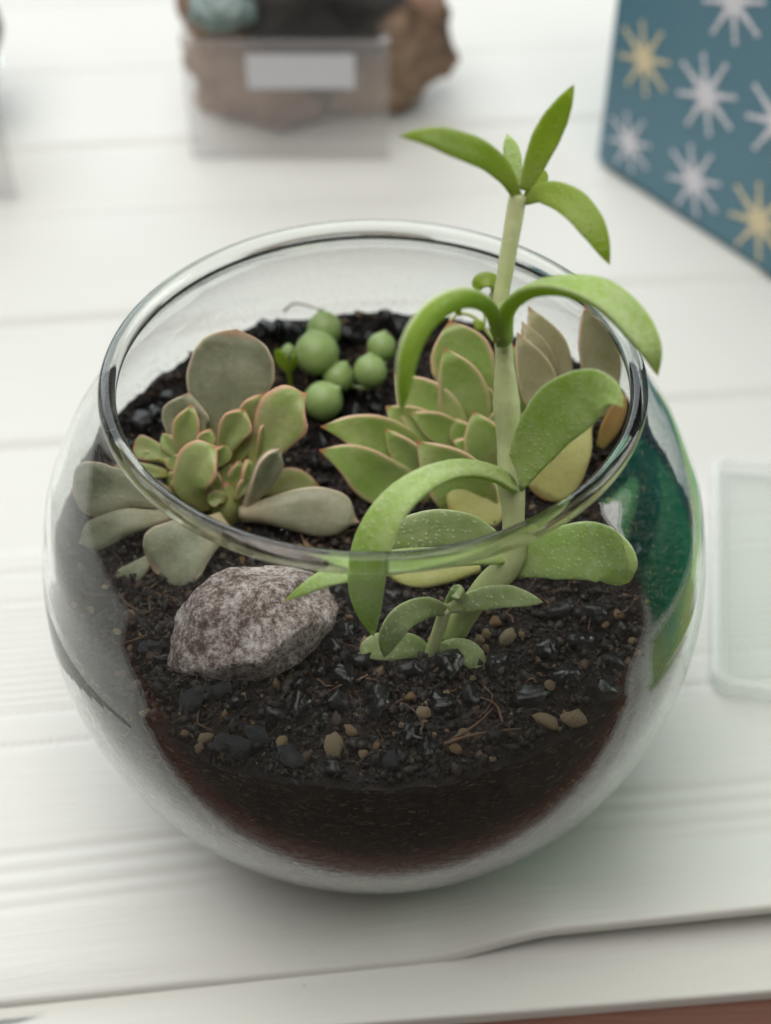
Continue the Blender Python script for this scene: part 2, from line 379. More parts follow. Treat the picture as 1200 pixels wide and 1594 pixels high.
def mat_board():
    m = M('white_painted_board'); g = m.pos()
    r = m.mapping(g, (1, 1, 1), rot=(0, 0, -math.radians(6.3)))
    gr = m.noise(m.mapping(r, (22, 330, 60)), 1.0, 5, .6, 1.2)
    gr2 = m.noise(m.mapping(r, (60, 900, 100)), 1.0, 3, .6, .6)
    big = m.noise(g, 9, 3)
    col = m.mix(big, (.62, .63, .595), (.685, .69, .655))
    col = m.mix(m.math('MULTIPLY', m.ramp(m.noise(g, 420, 2), [(.74, 0.), (.78, 1.)]), .35), col, (.35, .33, .30))
    h = m.math('ADD', m.math('MULTIPLY', gr, .8), m.math('MULTIPLY', gr2, .3))
    return m.done(m.princ(col, .58, m.bump(h, .36, .0010), Specular_IOR_Level=.22))
BOARD = mat_board()
def mat_brown():
    m = M('red_brown_wood'); g = m.pos()
    n = m.noise(m.mapping(g, (25, 260, 60), rot=(0, 0, -.1)), 1, 6, .65, 1.5)
    col = m.mix(n, (.065, .020, .010), (.15, .050, .027))
    return m.done(m.princ(col, .5, m.bump(n, .3, .001)))
BROWN = mat_brown()
def mat_plain(name, c, rough=.5, nz=0.0, sc=200, **kw):
    m = M(name)
    if nz:
        g = m.geo(); n = m.noise(g, sc, 5, .6)
        c2 = tuple(x*(1-nz) for x in c)
        return m.done(m.princ(m.mix(n, c2, c), rough, m.bump(n, .2, .001), **kw))
    return m.done(m.princ(c, rough, **kw))
TEAL = mat_plain('teal_gift_paper', (.085, .205, .275), .32, .12, 30)
STARW = mat_plain('pale_star_print', (.72, .70, .76), .45, .08)
STARG = mat_plain('cream_star_print', (.72, .62, .40), .45, .08)
PAPER = mat_plain('paper_label', (.60, .60, .64), .6, .05)

# ------------------------------------------------------------------ windowsill (setting)
YAW = math.radians(6.3); DU = np.array([math.cos(YAW), math.sin(YAW), 0]); DV = np.array([-math.sin(YAW), math.cos(YAW), 0])
sill = thing('windowsill', (0, 0, 0), 'white wood-grain boards of the windowsill under the bowl', None, None, 'structure')
def plank(v0, v1, hfun, us, nv, drop=.0035, name='plank'):
    vs = nv if hasattr(nv, '__len__') else np.linspace(v0, v1, nv)
    V = []; nvv = len(vs)+2
    for u in us:
        row = [(v, hfun(u, v)) for v in vs]
        row = [(vs[0], row[0][1]-drop)]+row+[(vs[-1], row[-1][1]-drop)]
        for v, h in row: V.append(DU*u+DV*(v-(.028*max(-.3, min(.3, u)) if v < -.070 else 0))+np.array([0, 0, h]))
    return mesh_obj(name, V, grid_faces(len(us), nvv, False), BOARD, sill)
def lip(v, v0, v1, r=.0012):
    h = 0.0
    if v-v0 < r: h -= r-math.sqrt(max(r*r-(r-(v-v0))**2, 0))
    if v1-v < r: h -= r-math.sqrt(max(r*r-(r-(v1-v))**2, 0))
    return h
def wave(u, v, a=.0004):
    return a*noise.noise(Vector((u*9, v*14, 2.0)))
us_c = np.linspace(-.75, .75, 90)
us_f = np.concatenate([np.linspace(-.75, -.16, 12), np.linspace(-.155, .16, 500), np.linspace(.17, .75, 12)])
# front strip, lower than the main board
plank(-.0785, -.0600, lambda u, v: -.0036+lip(v, -.0785, -.02, .0012)+wave(u, v), np.linspace(-.75, .75, 160), np.r_[np.linspace(-.0785, -.077, 7), np.linspace(-.076, -.0600, 8)], .006)
def hmain(u, v):
    h = lip(v, -.0655, .2, .0014)+.5*lip(v, -.2, .125, .0022)+wave(u, v)
    # the front lip lifts and curls on the right
    k = float(sstep(.004, .036, u)); h += k*.0068*float(1-sstep(-.0655, -.040, v))
    h -= (1-k)*.0012*float(1-sstep(-.0655, -.058, v))
    for gv in (-.0272, -.0320, -.0374, -.0416):
        d = (v-gv-.0012*noise.noise(Vector((u*14, 0, 5))))/.0016; h -= .00045*math.exp(-d*d)
    for gv, kk in ((.0055, 1), (.0162, 1), (.0570, 1), (.0690, 1)):
        d = (v-gv)/.0010
        if abs(d) < 3:
            tooth = .55+.45*math.sin(2*math.pi*(u+.25*(v-gv))/.0024+2*noise.noise(Vector((u*200, gv*90, 0)))); h -= .00075*math.exp(-d*d)*tooth
    if .018 < v < .055: h -= .00036*(0.5+.5*math.cos(2*math.pi*(v-.018)/.0027))
    h += -.0009*float(sstep(.0765, .0790, v))+.0009*float(sstep(.0790, .120, v))
    return h
vm = np.unique(np.round(np.r_[np.linspace(-.0655, -.063, 10), np.linspace(-.062, -.046, 10), np.linspace(-.045, -.024, 52), np.linspace(-.023, .003, 14), np.linspace(.003, .0185, 34), np.linspace(.019, .055, 84), np.linspace(.0555, .0715, 34), np.linspace(.0725, .080, 20), np.linspace(.082, .122, 22), np.linspace(.1226, .125, 8)], 5))
plank(-.0655, .125, hmain, us_f, vm, .0016)
edges = [.1256, .1955, .268, .322, .395, .470, .560, .680]
for i in range(len(edges)-1):
    a, b = edges[i], edges[i+1]
    tilt = [-.0012, -.0008, .0026, -.0006, .0016, .001, .001][i]
    def hb(u, v, a=a, b=b, tilt=tilt):
        x = (v-a)/(b-a); e = min(v-a, b-v)
        return tilt*(x-.5)*float(sstep(0, .007, e))-.0012*float(1-sstep(0, .0045, e))-.0003+wave(u, v)
    plank(a, b, hb, us_c, np.r_[np.linspace(a, a+.0075, 12), np.linspace(a+.010, b-.010, 18), np.linspace(b-.0075, b, 12)], .0008)
# dark red-brown timber in front of and below the boards
V = []
vb = [-.100, -.100, -.0905, -.0892, -.0885, -.0875, -.0870, .69, .69]; hb_ = [-.05, -.0085, -.0085, -.0094, -.0094, -.0085, -.0078, -.0078, -.05]
usb = np.linspace(-.8, .8, 60)
for u in usb:
    for v, h in zip(vb, hb_): V.append(DU*u+DV*v+np.array([0, 0, h+(.0003*noise.noise(Vector((u*12, v*20, 0))) if h > -.04 else 0)]))
mesh_obj('timber_base', V, grid_faces(len(usb), len(vb), False), BROWN, sill, smooth=False)

# ------------------------------------------------------------------ glass bowl
ZC = .066
PR = [(.0, .0), (.020, .0), (.031, .0002), (.0362, .0012)]
for a in np.radians(np.linspace(-58, 12, 40)): PR.append((.075*math.cos(a), ZC+.075*math.sin(a)))
PR += [(.0712, ZC+.0250), (.0683, ZC+.0320), (.0645, ZC+.0392), (.0600, ZC+.0458), (.0560, ZC+.0508), (.0546, ZC+.0530)]
def smooth_profile(P, n):
    return catmull([(r, 0, z) for r, z in P], n)[:, [0, 2]]
outer = smooth_profile(PR[3:], 110)
tang = np.gradient(outer, axis=0); tang /= np.linalg.norm(tang, axis=1)[:, None]
nor = np.c_[tang[:, 1], -tang[:, 0]]
th_ = .0016+.0014*sstep(.04, .0, outer[:, 1])
inner = outer-nor*th_[:, None]
inner = inner[inner[:, 1] > .0042]
RC = np.array([.0538, ZC+.0554]); RB = .0018      # rim bead
def lathe(name, prof, mat, parent, seg=160, close=None):
    V = []; prof = np.asarray(prof)
    for j in range(seg):
        a = 2*math.pi*j/seg
        for r, z in prof: V.append((max(r, 1e-5)*math.cos(a), max(r, 1e-5)*math.sin(a), z))
    n = len(prof); F = []
    for j in range(seg):
        k = (j+1) % seg
        for i in range(n-1): F.append((j*n+i, k*n+i, k*n+i+1, j*n+i+1))
    return mesh_obj(name, V, F, mat, parent)
bowl = thing('glass_bowl', (0, 0, 0), 'round clear glass fishbowl planted with succulents on the white sill', 'bowl')
wall_prof = list(inner[::-1]); 
base_in = [(0, .0060), (.012, .0060), (.024, .0056)]
base_in = [p for p in base_in if p[0] < inner[0][0]]
P_in = wall_prof+base_in[::-1]                         # from top inside down to the axis
P_out = [(0, 0), (.020, 0), (.031, .0002)]+[tuple(p) for p in outer]
a0 = math.atan2(outer[-1][1]-RC[1], outer[-1][0]-RC[0]); a1 = math.atan2(inner[-1][1]-RC[1], inner[-1][0]-RC[0])
if a1 < a0: a1 += 2*math.pi
r0 = np.linalg.norm(outer[-1]-RC); r1 = np.linalg.norm(inner[-1]-RC)
rimp = []
for q in np.linspace(0, 1, 30):
    a = a0+(a1-a0)*q; r = RB+(r0-RB)*max(0, 1-q*6)+(r1-RB)*max(0, 1-(1-q)*6)
    rimp.append((RC[0]+r*math.cos(a), RC[1]+r*math.sin(a)))
wall = lathe('glass_wall', [tuple(p) for p in P_out], GLASS, bowl, 320)
# inside surface joined to the same wall mesh
bm = bmesh.new(); bm.from_mesh(wall.data)
tmp = lathe('tmp', [tuple(p) for p in P_in], GLASS, None, 320); bm.from_mesh(tmp.data); bm.to_mesh(wall.data); bm.free()
bpy.data.objects.remove(tmp)
bm = bmesh.new(); bm.from_mesh(wall.data)
def contact(a, z):
    '''damp soil clings to the glass on the left: no air gap there'''
    if z > .0765: return False
    d = (math.degrees(a) % 360); n_ = noise.noise(Vector((d*.09, 1.0, 4)))
    return 112+4*n_ < d < 232 and z > .0635+.0015*n_+.013*float(sstep(188, 232, d))+.012*float(sstep(135, 112, d))
kill = []
for f in bm.faces:
    c = f.calc_center_median()
    if math.hypot(c.x, c.y) < np.interp(c.z, outer[:, 1], outer[:, 0])-.0008 and c.z > .02 and contact(math.atan2(c.y, c.x), c.z): kill.append(f)
bmesh.ops.delete(bm, geom=kill, context='FACES_ONLY'); bm.to_mesh(wall.data); bm.free()
wall.data.polygons.foreach_set('use_smooth', [True]*len(wall.data.polygons))
lathe('rim', rimp, RIMGLASS, bowl, 320)

# ------------------------------------------------------------------ soil
def inner_r(z): return float(np.interp(z, inner[:, 1], inner[:, 0]))
def soil_edge(a):
    x, y = math.cos(a), math.sin(a)
    return .0785+.0075*max(0, y)**1.2+.0045*max(0, x)*max(0, x)+.0016*noise.noise(Vector((x*3, y*3, 1)))
def soil_z(x, y, fine=True):
    r = math.hypot(x, y); a = math.atan2(y, x); k = min(r/.068, 1)
    z = .0765*(1-k**3)+soil_edge(a)*k**3
    z += .0022*noise.noise(Vector((x*55, y*55, 3)))
    if fine: z += .0012*noise.noise(Vector((x*190, y*190, 7)))+.0008*noise.noise(Vector((x*480, y*480, 9)))
    return z
soil = thing('potting_soil', (0, 0, .0065), 'dark crumbly potting soil with black pebbles filling the glass bowl', 'soil')
nA, nR = 260, 80
rad = np.linspace(0, 1, nR)**.9
def closed_strip(n):
    return [(j*n+i, ((j+1) % nA)*n+i, ((j+1) % nA)*n+i+1, j*n+i+1) for j in range(nA) for i in range(n-1)]
V = []; W = []
for j in range(nA):
    a = 2*math.pi*j/nA; zr = soil_edge(a); R = inner_r(zr)-.0007
    for q in rad:
        x, y = R*q*math.cos(a), R*q*math.sin(a); V.append((x, y, soil_z(x, y)))
    W.append(V[-1])
    for q in np.linspace(0, 1, 60)[1:]:
        z = zr*(1-q)+.0068*q; rr = inner_r(z)-.0006-.0007*max(0, noise.noise(Vector((math.cos(a)*60, math.sin(a)*60, z*900))))-.0008*max(0, noise.noise(Vector((math.cos(a)*14, math.sin(a)*14, z*200))))
        if any(contact(a+da, z+dz) for da, dz in ((0, 0), (.05, 0), (-.05, 0), (0, .002), (0, -.002))): rr = inner_r(z)-.00006
        W.append((rr*math.cos(a), rr*math.sin(a), z))
    W.append((.001*math.cos(a), .001*math.sin(a), .0068))
mesh_obj('soil_surface', V, closed_strip(nR), SOIL, soil)
mesh_obj('soil_side', W, closed_strip(61), SOILSIDE, soil)
def on_soil(px, py):
    z = .078
    for _ in range(6):
        p = Pz(px, py, z); z = soil_z(p[0], p[1], False)
    return p
# crumbs: nobody could count them
OCT = np.array([[1, 0, 0], [-1, 0, 0], [0, 1, 0], [0, -1, 0], [0, 0, 1], [0, 0, -1]], float)
OCTF = np.array([[0, 2, 4], [2, 1, 4], [1, 3, 4], [3, 0, 4], [2, 0, 5], [1, 2, 5], [3, 1, 5], [0, 3, 5]])
def crumbs(pts, sizes, tones, name, parent, mat, flat=1.0):
    N = len(pts); V = np.repeat(OCT[None], N, 0)*rng.uniform(.45, 1.25, (N, 6, 1))
    A = rng.normal(size=(N, 3, 3)); Q, _ = np.linalg.qr(A)
    V = np.einsum('nij,nkj->nki', Q, V*np.array([1, .8, .65]))*np.asarray(sizes)[:, None, None]+np.asarray(pts)[:, None, :]
    F = (OCTF[None]+6*np.arange(N)[:, None, None]).reshape(-1, 3)
    o = mesh_obj(name, V.reshape(-1, 3), F, mat, parent, smooth=True, attrs={'tone': np.repeat(tones, 6)})
    o['kind'] = 'stuff'; return o
pts = []; sz = []; tn = []
for _ in range(26000):
    a = random.uniform(0, 2*math.pi); R = (inner_r(soil_edge(a))-.0022)*math.sqrt(random.random()); x, y = R*math.cos(a), R*math.sin(a)
    s = min(.0022, .00030*math.exp(abs(random.gauss(0, .8)))); pts.append((x, y, soil_z(x, y)+s*.25)); sz.append(s); tn.append(min(1, max(0, random.betavariate(1.7, 2.2))))
crumbs(pts, sz, tn, 'soil_crumbs', soil, CRUMB)
# soil specks stuck to the inside of the glass
pts = []; sz = []; tn = []
for _ in range(6000):
    a = random.uniform(0, 2*math.pi); z = soil_edge(a)+abs(random.gauss(0, 1))*.006-.001
    if random.random() < .55: z = random.uniform(.012, .115) if random.random() < .3 else random.uniform(.012, .08)
    if z > .116: continue
    r = inner_r(z)-.0001; s = random.uniform(.00008, .00022)
    pts.append((r*math.cos(a), r*math.sin(a), z)); sz.append(s); tn.append(random.uniform(.2, .75))
crumbs(pts, sz, tn, 'soil_specks', soil, CRUMB)
pts = []; sz = []; tn = []
for _ in range(4200):
    a = random.uniform(0, 2*math.pi); z = .0745-.062*random.random()**1.6
    if z > soil_edge(a)-.001: continue
    sx = min(.0012, .00022*math.exp(abs(random.gauss(0, .7)))); r = inner_r(z)-.0007-sx*.35
    pts.append((r*math.cos(a), r*math.sin(a), z)); sz.append(sx); tn.append(min(1, random.betavariate(2.4, 1.5)))
crumbs(pts, sz, tn, 'wall_crumbs', soil, CRUMB)
# pebbles and grit
def lump_mesh(name, mat, seed, sub=2, rough=.28, squash=(1, .8, .65)):
    bm = bmesh.new(); bmesh.ops.create_icosphere(bm, subdivisions=sub, radius=1)
    for v in bm.verts:
        c = v.co.copy()
        k = 1+rough*noise.noise(c*1.2+Vector((seed*7.1, 0, 0)))+rough*.55*noise.noise(c*2.9+Vector((0, seed*3.3, 0)))+rough*.2*noise.noise(c*7+Vector((0, 0, seed)))
        v.co = Vector((c.x*squash[0], c.y*squash[1], c.z*squash[2]))*k
    me = bpy.data.meshes.new(name); bm.to_mesh(me); bm.free()
    me.polygons.foreach_set('use_smooth', [True]*len(me.polygons)); me.materials.append(mat); return me
PB = [lump_mesh('pebble', PEBBLE, i, 2, .74, (1, .86, .74)) for i in range(10)]
PG = [lump_mesh('pebble', GREYP, 20+i, 2, .6, (1, .75, .65)) for i in range(4)]
GT = [lump_mesh('grit', GRIT, 40+i, 2, .42, (1, .85, .75)) for i in range(6)]
placed = []
def put(me, p, r, parent, name, rot=None, stretch=None):
    o = bpy.data.objects.new(name, me); COL.objects.link(o); o.parent = parent
    o.location = Vector(p)-parent.location; o.scale = (r, r, r) if stretch is None else (r*stretch, r, r)
    o.rotation_euler = rot or (random.uniform(-.5, .5), random.uniform(-.5, .5), random.uniform(0, 6.28)); return o
def scatter(px, py, r, meshes, name, lift=.35, stretch=None, rot=None):
    p = on_soil(px, py); d = math.hypot(p[0], p[1]); lim = inner_r(min(p[2]+r*.4, .1))-r*.9-.0008
    if d > lim: p[0] *= lim/d; p[1] *= lim/d; p[2] = soil_z(p[0], p[1], False)
    placed.append((p[0], p[1], r)); p[2] += r*lift
    return put(random.choice(meshes), p, r*(.8 if name == 'grit' else 1), soil, name, rot, stretch)
PXMM = .000128
for px, py, d in [(367, 1167, 50), (403, 1150, 38), (455, 1182, 38), (610, 1187, 34), (300, 1096, 44), (340, 1080, 40), (238, 1012, 34), (160, 968, 30)]:
    scatter(px, py, d*PXMM*.5, PG, 'pebble', .5, 1.15)
for px, py, d in [(770, 1040, 46), (690, 1100, 44), (935, 1078, 46), (900, 1003, 50), (850, 1015, 52), (948, 1036, 34), (560, 1035, 46), (530, 1060, 50), (590, 1095, 50),
                  (520, 1100, 44), (640, 1045, 40), (700, 1040, 56), (470, 1100, 44), (820, 1090, 50), (880, 1060, 44), (930, 960, 46), (870, 955, 40), (560, 935, 40), (540, 985, 42), (430, 1120, 40), (640, 1150, 40), (730, 1090, 42),
                  (425, 512, 60), (450, 525, 55), (598, 492, 46), (545, 525, 56), (580, 540, 44), (470, 560, 40), (620, 515, 40), (240, 650, 46), (220, 665, 50), (265, 625, 40), (500, 690, 40), (470, 650, 44), (520, 720, 36), (530, 645, 40), (555, 650, 44), (590, 640, 40), (490, 725, 34), (555, 765, 34), (880, 560, 40), (968, 610, 34), (540, 610, 44), (575, 620, 40), (610, 660, 36), (570, 690, 30)]:
    scatter(px, py, d*PXMM*.5, PB, 'pebble', .45)
for px, py, d, s in [(845, 1126, 34, 1.6), (709, 1167, 25, 1), (722, 1146, 26, 1), (897, 1132, 36, 1.2), (440, 1156, 24, 1), (312, 1166, 22, 1), (322, 1150, 26, 1.2), (520, 1168, 40, 1.3), (790, 996, 34, 1.2), (770, 972, 28, 1), (745, 1000, 26, 1), (757, 990, 22, 1), (812, 990, 18, 1), (755, 1012, 18, 1), (765, 1180, 14, 1), (645, 1197, 15, 1), (855, 1070, 24, 1),
                     (638, 1088, 22, 1), (660, 1112, 30, 1.1), (205, 960, 24, 1), (185, 985, 18, 1), (115, 945, 16, 1), (233, 1032, 14, 1), (695, 1080, 16, 1), (232, 1110, 18, 1.3), (675, 900, 26, 1), (660, 875, 22, 1), (545, 1140, 24, 1.3), (565, 1175, 20, 1), (690, 875, 14, 1), (960, 960, 24, 1), (940, 975, 20, 1), (980, 1000, 16, 1), (292, 1140, 16, 1), (625, 1130, 14, 1), (425, 770, 14, 1), (480, 735, 12, 1), (558, 492, 20, 1.5)]:
    scatter(px, py, d*PXMM*.5, GT, 'grit', .55, s)
cnt = 0
while cnt < 95:
    a = random.uniform(0, 2*math.pi); R = .068*math.sqrt(random.random()); x, y = R*math.cos(a), R*math.sin(a)
    r = random.uniform(.0008, .0022)
    if any((x-q[0])**2+(y-q[1])**2 < (.75*(r+q[2]))**2 for q in placed) or R > inner_r(.080)-r-.001: continue
    placed.append((x, y, r)); cnt += 1
    o = put(random.choice(PB), (x, y, soil_z(x, y, False)+r*.35), r, soil, 'pebble')
cnt = 0
while cnt < 190:
    a = random.uniform(0, 2*math.pi); R = .069*math.sqrt(random.random()); x, y = R*math.cos(a), R*math.sin(a)
    r = random.uniform(.00035, .0009); cnt += 1
    if R > inner_r(.080)-r-.001: continue
    put(random.choice(GT), (x, y, soil_z(x, y, False)+r*.6), r, soil, 'grit')
# root fibres and bark slivers in one mesh
V = []; F = []
def fibre(P, r, seg=5, n=10):
    C = catmull(P, n); T = np.gradient(C, axis=0); T /= np.linalg.norm(T, axis=1)[:, None]; b0 = len(V)
    for i in range(n):
        a = nrm(np.cross(T[i], [.3, .2, 1])); b = np.cross(a, T[i]); rr = r*(1-.7*i/n)
        for j in range(seg): V.append(C[i]+rr*(a*math.cos(j*2*math.pi/seg)+b*math.sin(j*2*math.pi/seg)))
    F.extend([tuple(b0+q for q in f) for f in grid_faces(n, seg)])
for _ in range(150):
    a = random.uniform(0, 2*math.pi); R = .064*math.sqrt(random.random()); x, y = R*math.cos(a), R*math.sin(a); h = random.uniform(0, 6.28); L = random.uniform(.003, .012)
    P = []
    for q in range(4):
        xx, yy = x+math.cos(h)*L*q/3, y+math.sin(h)*L*q/3; h += random.uniform(-.5, .5)
        if math.hypot(xx, yy) > .066: xx *= .066/math.hypot(xx, yy); yy *= .066/math.hypot(xx, yy)
        P.append((xx, yy, soil_z(xx, yy)+random.uniform(.0004, .0016)))
    fibre(P, random.uniform(.00008, .0003))
for pl in ([(442, 490), (455, 478), (475, 480), (505, 492)], [(560, 495), (575, 500), (595, 505)], [(590, 620), (592, 600), (600, 590), (607, 584)], [(700, 1160), (740, 1135), (765, 1110)], [(690, 1165), (740, 1150), (810, 1140)]):
    P = [on_soil(*q)+np.array([0, 0, .0018]) for q in pl]; fibre(P, .0004, 6, 16)
o = mesh_obj('root_fibres', V, F, FIBRE, soil); o['kind'] = 'stuff'

# ------------------------------------------------------------------ grey rock lying in the bowl
rk = bmesh.new(); bmesh.ops.create_icosphere(rk, subdivisions=5, radius=1)
rc = on_soil(394, 1018); rc = np.array([rc[0], rc[1]+.003, rc[2]+.0066])
cuts = [nrm(q) for q in ([.1, -.55, .8], [-.5, -.5, .65], [.75, -.2, .55], [-.85, .1, .4], [.45, .5, .75], [-.2, .3, .95], [.5, -.8, .1], [-.4, -.9, 0])]
cdist = [.70, .76, .74, .82, .78, .80, .80, .86]
for v in rk.verts:
    c = np.array(v.co)
    for q, dd in zip(cuts, cdist):
        e = c@q-dd
        if e > 0: c = c-q*e*.92
    k = 1+.10*noise.noise(Vector((c*1.4).tolist())+Vector((4, 2, 1)))+.045*noise.noise(Vector((c*4).tolist()))+.018*noise.noise(Vector((c*11).tolist()))
    c = c*k*np.array([.0180, .0124, .0098])
    ang = math.radians(14); c = np.array([c[0]*math.cos(ang)-c[1]*math.sin(ang), c[0]*math.sin(ang)+c[1]*math.cos(ang), c[2]+.18*c[0]+.10*c[1]])
    v.co = Vector(c)
me = bpy.data.meshes.new('rock'); rk.to_mesh(me); rk.free(); me.polygons.foreach_set('use_smooth', [True]*len(me.polygons)); me.materials.append(ROCK)
o = bpy.data.objects.new('rock', me); COL.objects.link(o); o.location = rc
tag(o, 'speckled grey brown rock lying on the soil at the front of the bowl', 'rock')

# ------------------------------------------------------------------ plants
class Plant:
    def __init__(s, name, base, label, cat, yc, group=None):
        s.e = thing(name, tuple(base), label, cat, group); s.yc = yc
    def pt(s, q):
        if isinstance(q[2], str): return Pz(q[0], q[1], float(q[2][1:])/1000)
        return Py(q[0], q[1], s.yc+q[2]/1000)
    def leaf(s, pts, wpx, mat, **kw):
        P = [s.pt(q) for q in pts]; mid = P[len(P)//2]
        return leaf(P, wpx*float((mid-CAM_LOC)@FW)/FPX, mat, s.e, **kw)
    def tube(s, pts, rpx, mat, name='stem', **kw):
        P = [s.pt(q) for q in pts]; k = float((P[0]-CAM_LOC)@FW)/FPX
        return tube(name, P, [r*k for r in rpx], mat, s.e, **kw)

# tall succulent
b = on_soil(702, 990); tall = Plant('tall_succulent', b, 'tall green succulent whose stem rises high above the rim of the bowl', 'plant', b[1])
tall.tube([(700, 995, 1), (724, 955, 0), (757, 912, -1), (790, 880, -1), (799, 850, 0), (799, 800, 2), (795, 745, 5), (789, 640, 10), (784, 545, 15), (779, 480, 18), (787, 420, 21), (797, 360, 24), (806, 305, 27)],
          [19, 19, 18, 20.5, 19.5, 15.5, 20.5, 16, 19, 12.5, 11, 10.5, 11.5, 12], STEM, n=90, bump=.05)
T = tall.leaf
T([(806, 308, 27), (786, 272, 25), (750, 241, 20), (700, 222, 14), (660, 213, 10), (621, 211, 7)], 46, LEAF_TOP, prof='lance', roll=12, cup=.18, thick=.0015)
T([(816, 296, 27), (835, 245, 29), (858, 195, 31), (893, 132, 33)], 46, LEAF_TOP, prof='lance', roll=14, cup=.30, thick=.0017)
T([(818, 312, 27), (846, 300, 25), (888, 316, 20), (924, 358, 15), (949, 412, 11)], 48, LEAF_TOP, prof='lance', roll=-12, cup=.2, thick=.0014)
T([(806, 292, 30), (799, 250, 33), (789, 208, 36)], 28, LEAF_TALL, prof='ovate', roll=0, cup=.3, thick=.002)
T([(822, 300, 31), (838, 284, 34), (848, 266, 37)], 24, LEAF_TOP, prof='ovate', cup=.3, thick=.002)
T([(777, 528, 13), (764, 484, 10), (734, 467, 5), (697, 476, -1), (660, 508, -7), (637, 560, -11), (625, 650, -14)], 62, LEAF_TALL, prof='arch', roll=100, roll2=128, cup=.30, thick=.0017, n=34, jag=.02)
T([(787, 530, 13), (790, 482, 11), (824, 452, 8), (875, 446, 5), (932, 462, 2), (982, 503, 0), (1012, 545, -2), (1024, 585, -3)], 78, LEAF_TALL, prof='arch', roll=-122, roll2=-20, cup=.28, thick=.0019, n=34, jag=.02)
T([(801, 752, 4), (830, 698, 4), (868, 645, 3), (915, 612, 0), (950, 612, -4), (971, 634, -8)], 98, LEAF_TALL, prof='ovate', roll=-14, roll2=16, cup=.20, thick=.0019, n=32, jag=.02)
T([(798, 755, 2), (764, 737, 0), (714, 731, -3), (659, 750, -8), (612, 792, -12), (582, 852, -15), (570, 922, -16), (581, 990, -15)], 70, LEAF_TALL, prof='arch', roll=60, roll2=0, cup=.22, thick=.0019, n=36, jag=.02)
T([(800, 882, 0), (850, 864, -2), (908, 858, -4), (950, 873, -6), (974, 906, -8)], 92, LEAF_TALL, prof='round', roll=5, cup=.15, thick=.0017, n=30, jag=.02)
T([(790, 870, -1), (725, 866, -5), (640, 872, -10), (560, 884, -13), (500, 903, -14), (442, 936, -14)], 44, LEAF_TALL, prof='lance', roll=40, roll2=20, cup=.12, thick=.0015, n=32, jag=.02)
T([(790, 858, 3), (740, 830, 5), (690, 822, 5), (640, 828, 4), (583, 850, 2)], 62, LEAF_YOUNG, prof='ovate', roll=-10, cup=.15, thick=.0017, jag=.02)

# small shoot beside it
b = on_soil(668, 1016); sh = Plant('young_succulent', b, 'small pale green succulent shoot rising from the soil in front of the tall stem', 'plant', b[1])
sh.tube([(668, 1018, 0), (676, 1000, 0), (686, 970, 0), (694, 946, 0)], [9, 10, 10, 9], STEM, n=20)
S = sh.leaf
S([(694, 950, 0), (665, 945, -2), (630, 958, -5), (608, 985, -7), (598, 1024, -8)], 44, LEAF_YOUNG, prof='ovate', roll=-18, cup=.22, thick=.0017)
S([(694, 948, 0), (735, 935, 0), (785, 927, -1), (844, 937, -3)], 40, LEAF_YOUNG, prof='lance', roll=14, cup=.2, thick=.0017)
S([(694, 950, 1), (700, 935, 2), (712, 922, 1), (716, 930, -2)], 26, LEAF_YOUNG, prof='round', roll=30, cup=.5, thick=.0017)
S([(668, 1016, 1), (640, 1006, 0), (600, 1005, -1), (560, 1012, -2)], 46, LEAF_YOUNG, prof='round', roll=0, cup=.1, thick=.0016)
S([(672, 1016, 0), (700, 1010, 0), (730, 1018, -2), (757, 1050, -4)], 40, LEAF_YOUNG, prof='ovate', roll=8, cup=.12, thick=.0016)

# right rosette
c0 = Pz(735, 690, .086); ros = Plant('green_rosette', on_soil(740, 705), 'large green rosette succulent with pink leaf tips behind the tall stem', 'plant', c0[1])
ros.tube([(745, 715, 'z77'), (740, 700, 0), (738, 685, 2)], [30, 28, 16], LEAF_ROS, n=14)
R = ros.leaf
# back and far leaves
R([(742, 640, 8), (722, 570, 13), (700, 499, 17)], 104, LEAF_ROS, prof='ovate', cup=0.34, thick=.003)
R([(870, 625, 6), (852, 550, 10), (822, 476, 14)], 62, LEAF_ROSPINK, prof='point', roll=20, cup=0.46, thick=.0028)
R([(925, 650, 2), (932, 565, 7), (911, 475, 11)], 64, LEAF_ROSPINK, prof='strap', roll=14, cup=0.39, thick=.003)
R([(812, 660, 5), (806, 600, 8), (798, 535, 11)], 46, LEAF_ROS, prof='point', cup=0.39, thick=.0026)
R([(855, 615, 5), (838, 560, 7), (812, 500, 10)], 46, LEAF_ROSPINK, prof='point', roll=30, cup=0.46, thick=.0026)
R([(850, 655, 0), (830, 585, 4), (805, 517, 7)], 62, LEAF_ROSPINK, prof='point', roll=14, cup=0.43, thick=.0028)
R([(715, 690, 0), (660, 628, 5), (614, 582, 8)], 92, LEAF_ROS, prof='point', roll=-8, cup=0.39, thick=.003)
R([(735, 680, 2), (720, 605, 6), (691, 540, 9)], 82, LEAF_ROS, prof='point', roll=-6, cup=0.40, thick=.003)
R([(770, 668, 3), (760, 630, 5), (744, 592, 7)], 42, LEAF_ROS, prof='point', cup=0.46, thick=.0024)
R([(728, 695, 0), (685, 664, 1), (637, 642, 1)], 50, LEAF_ROS, prof='point', roll=-14, cup=0.46, thick=.0026)
R([(725, 705, 0), (705, 690, 0), (684, 674, 0)], 30, LEAF_ROS, prof='point', cup=0.46, thick=.0022)
R([(668, 725, -2), (600, 685, -2), (550, 668, -3), (499, 664, -4)], 74, LEAF_ROS, prof='point', roll=-10, cup=0.34, thick=.003)
R([(680, 745, -5), (633, 702, -4), (597, 667, -3)], 50, LEAF_ROS, prof='point', roll=-20, cup=0.46, thick=.0026)
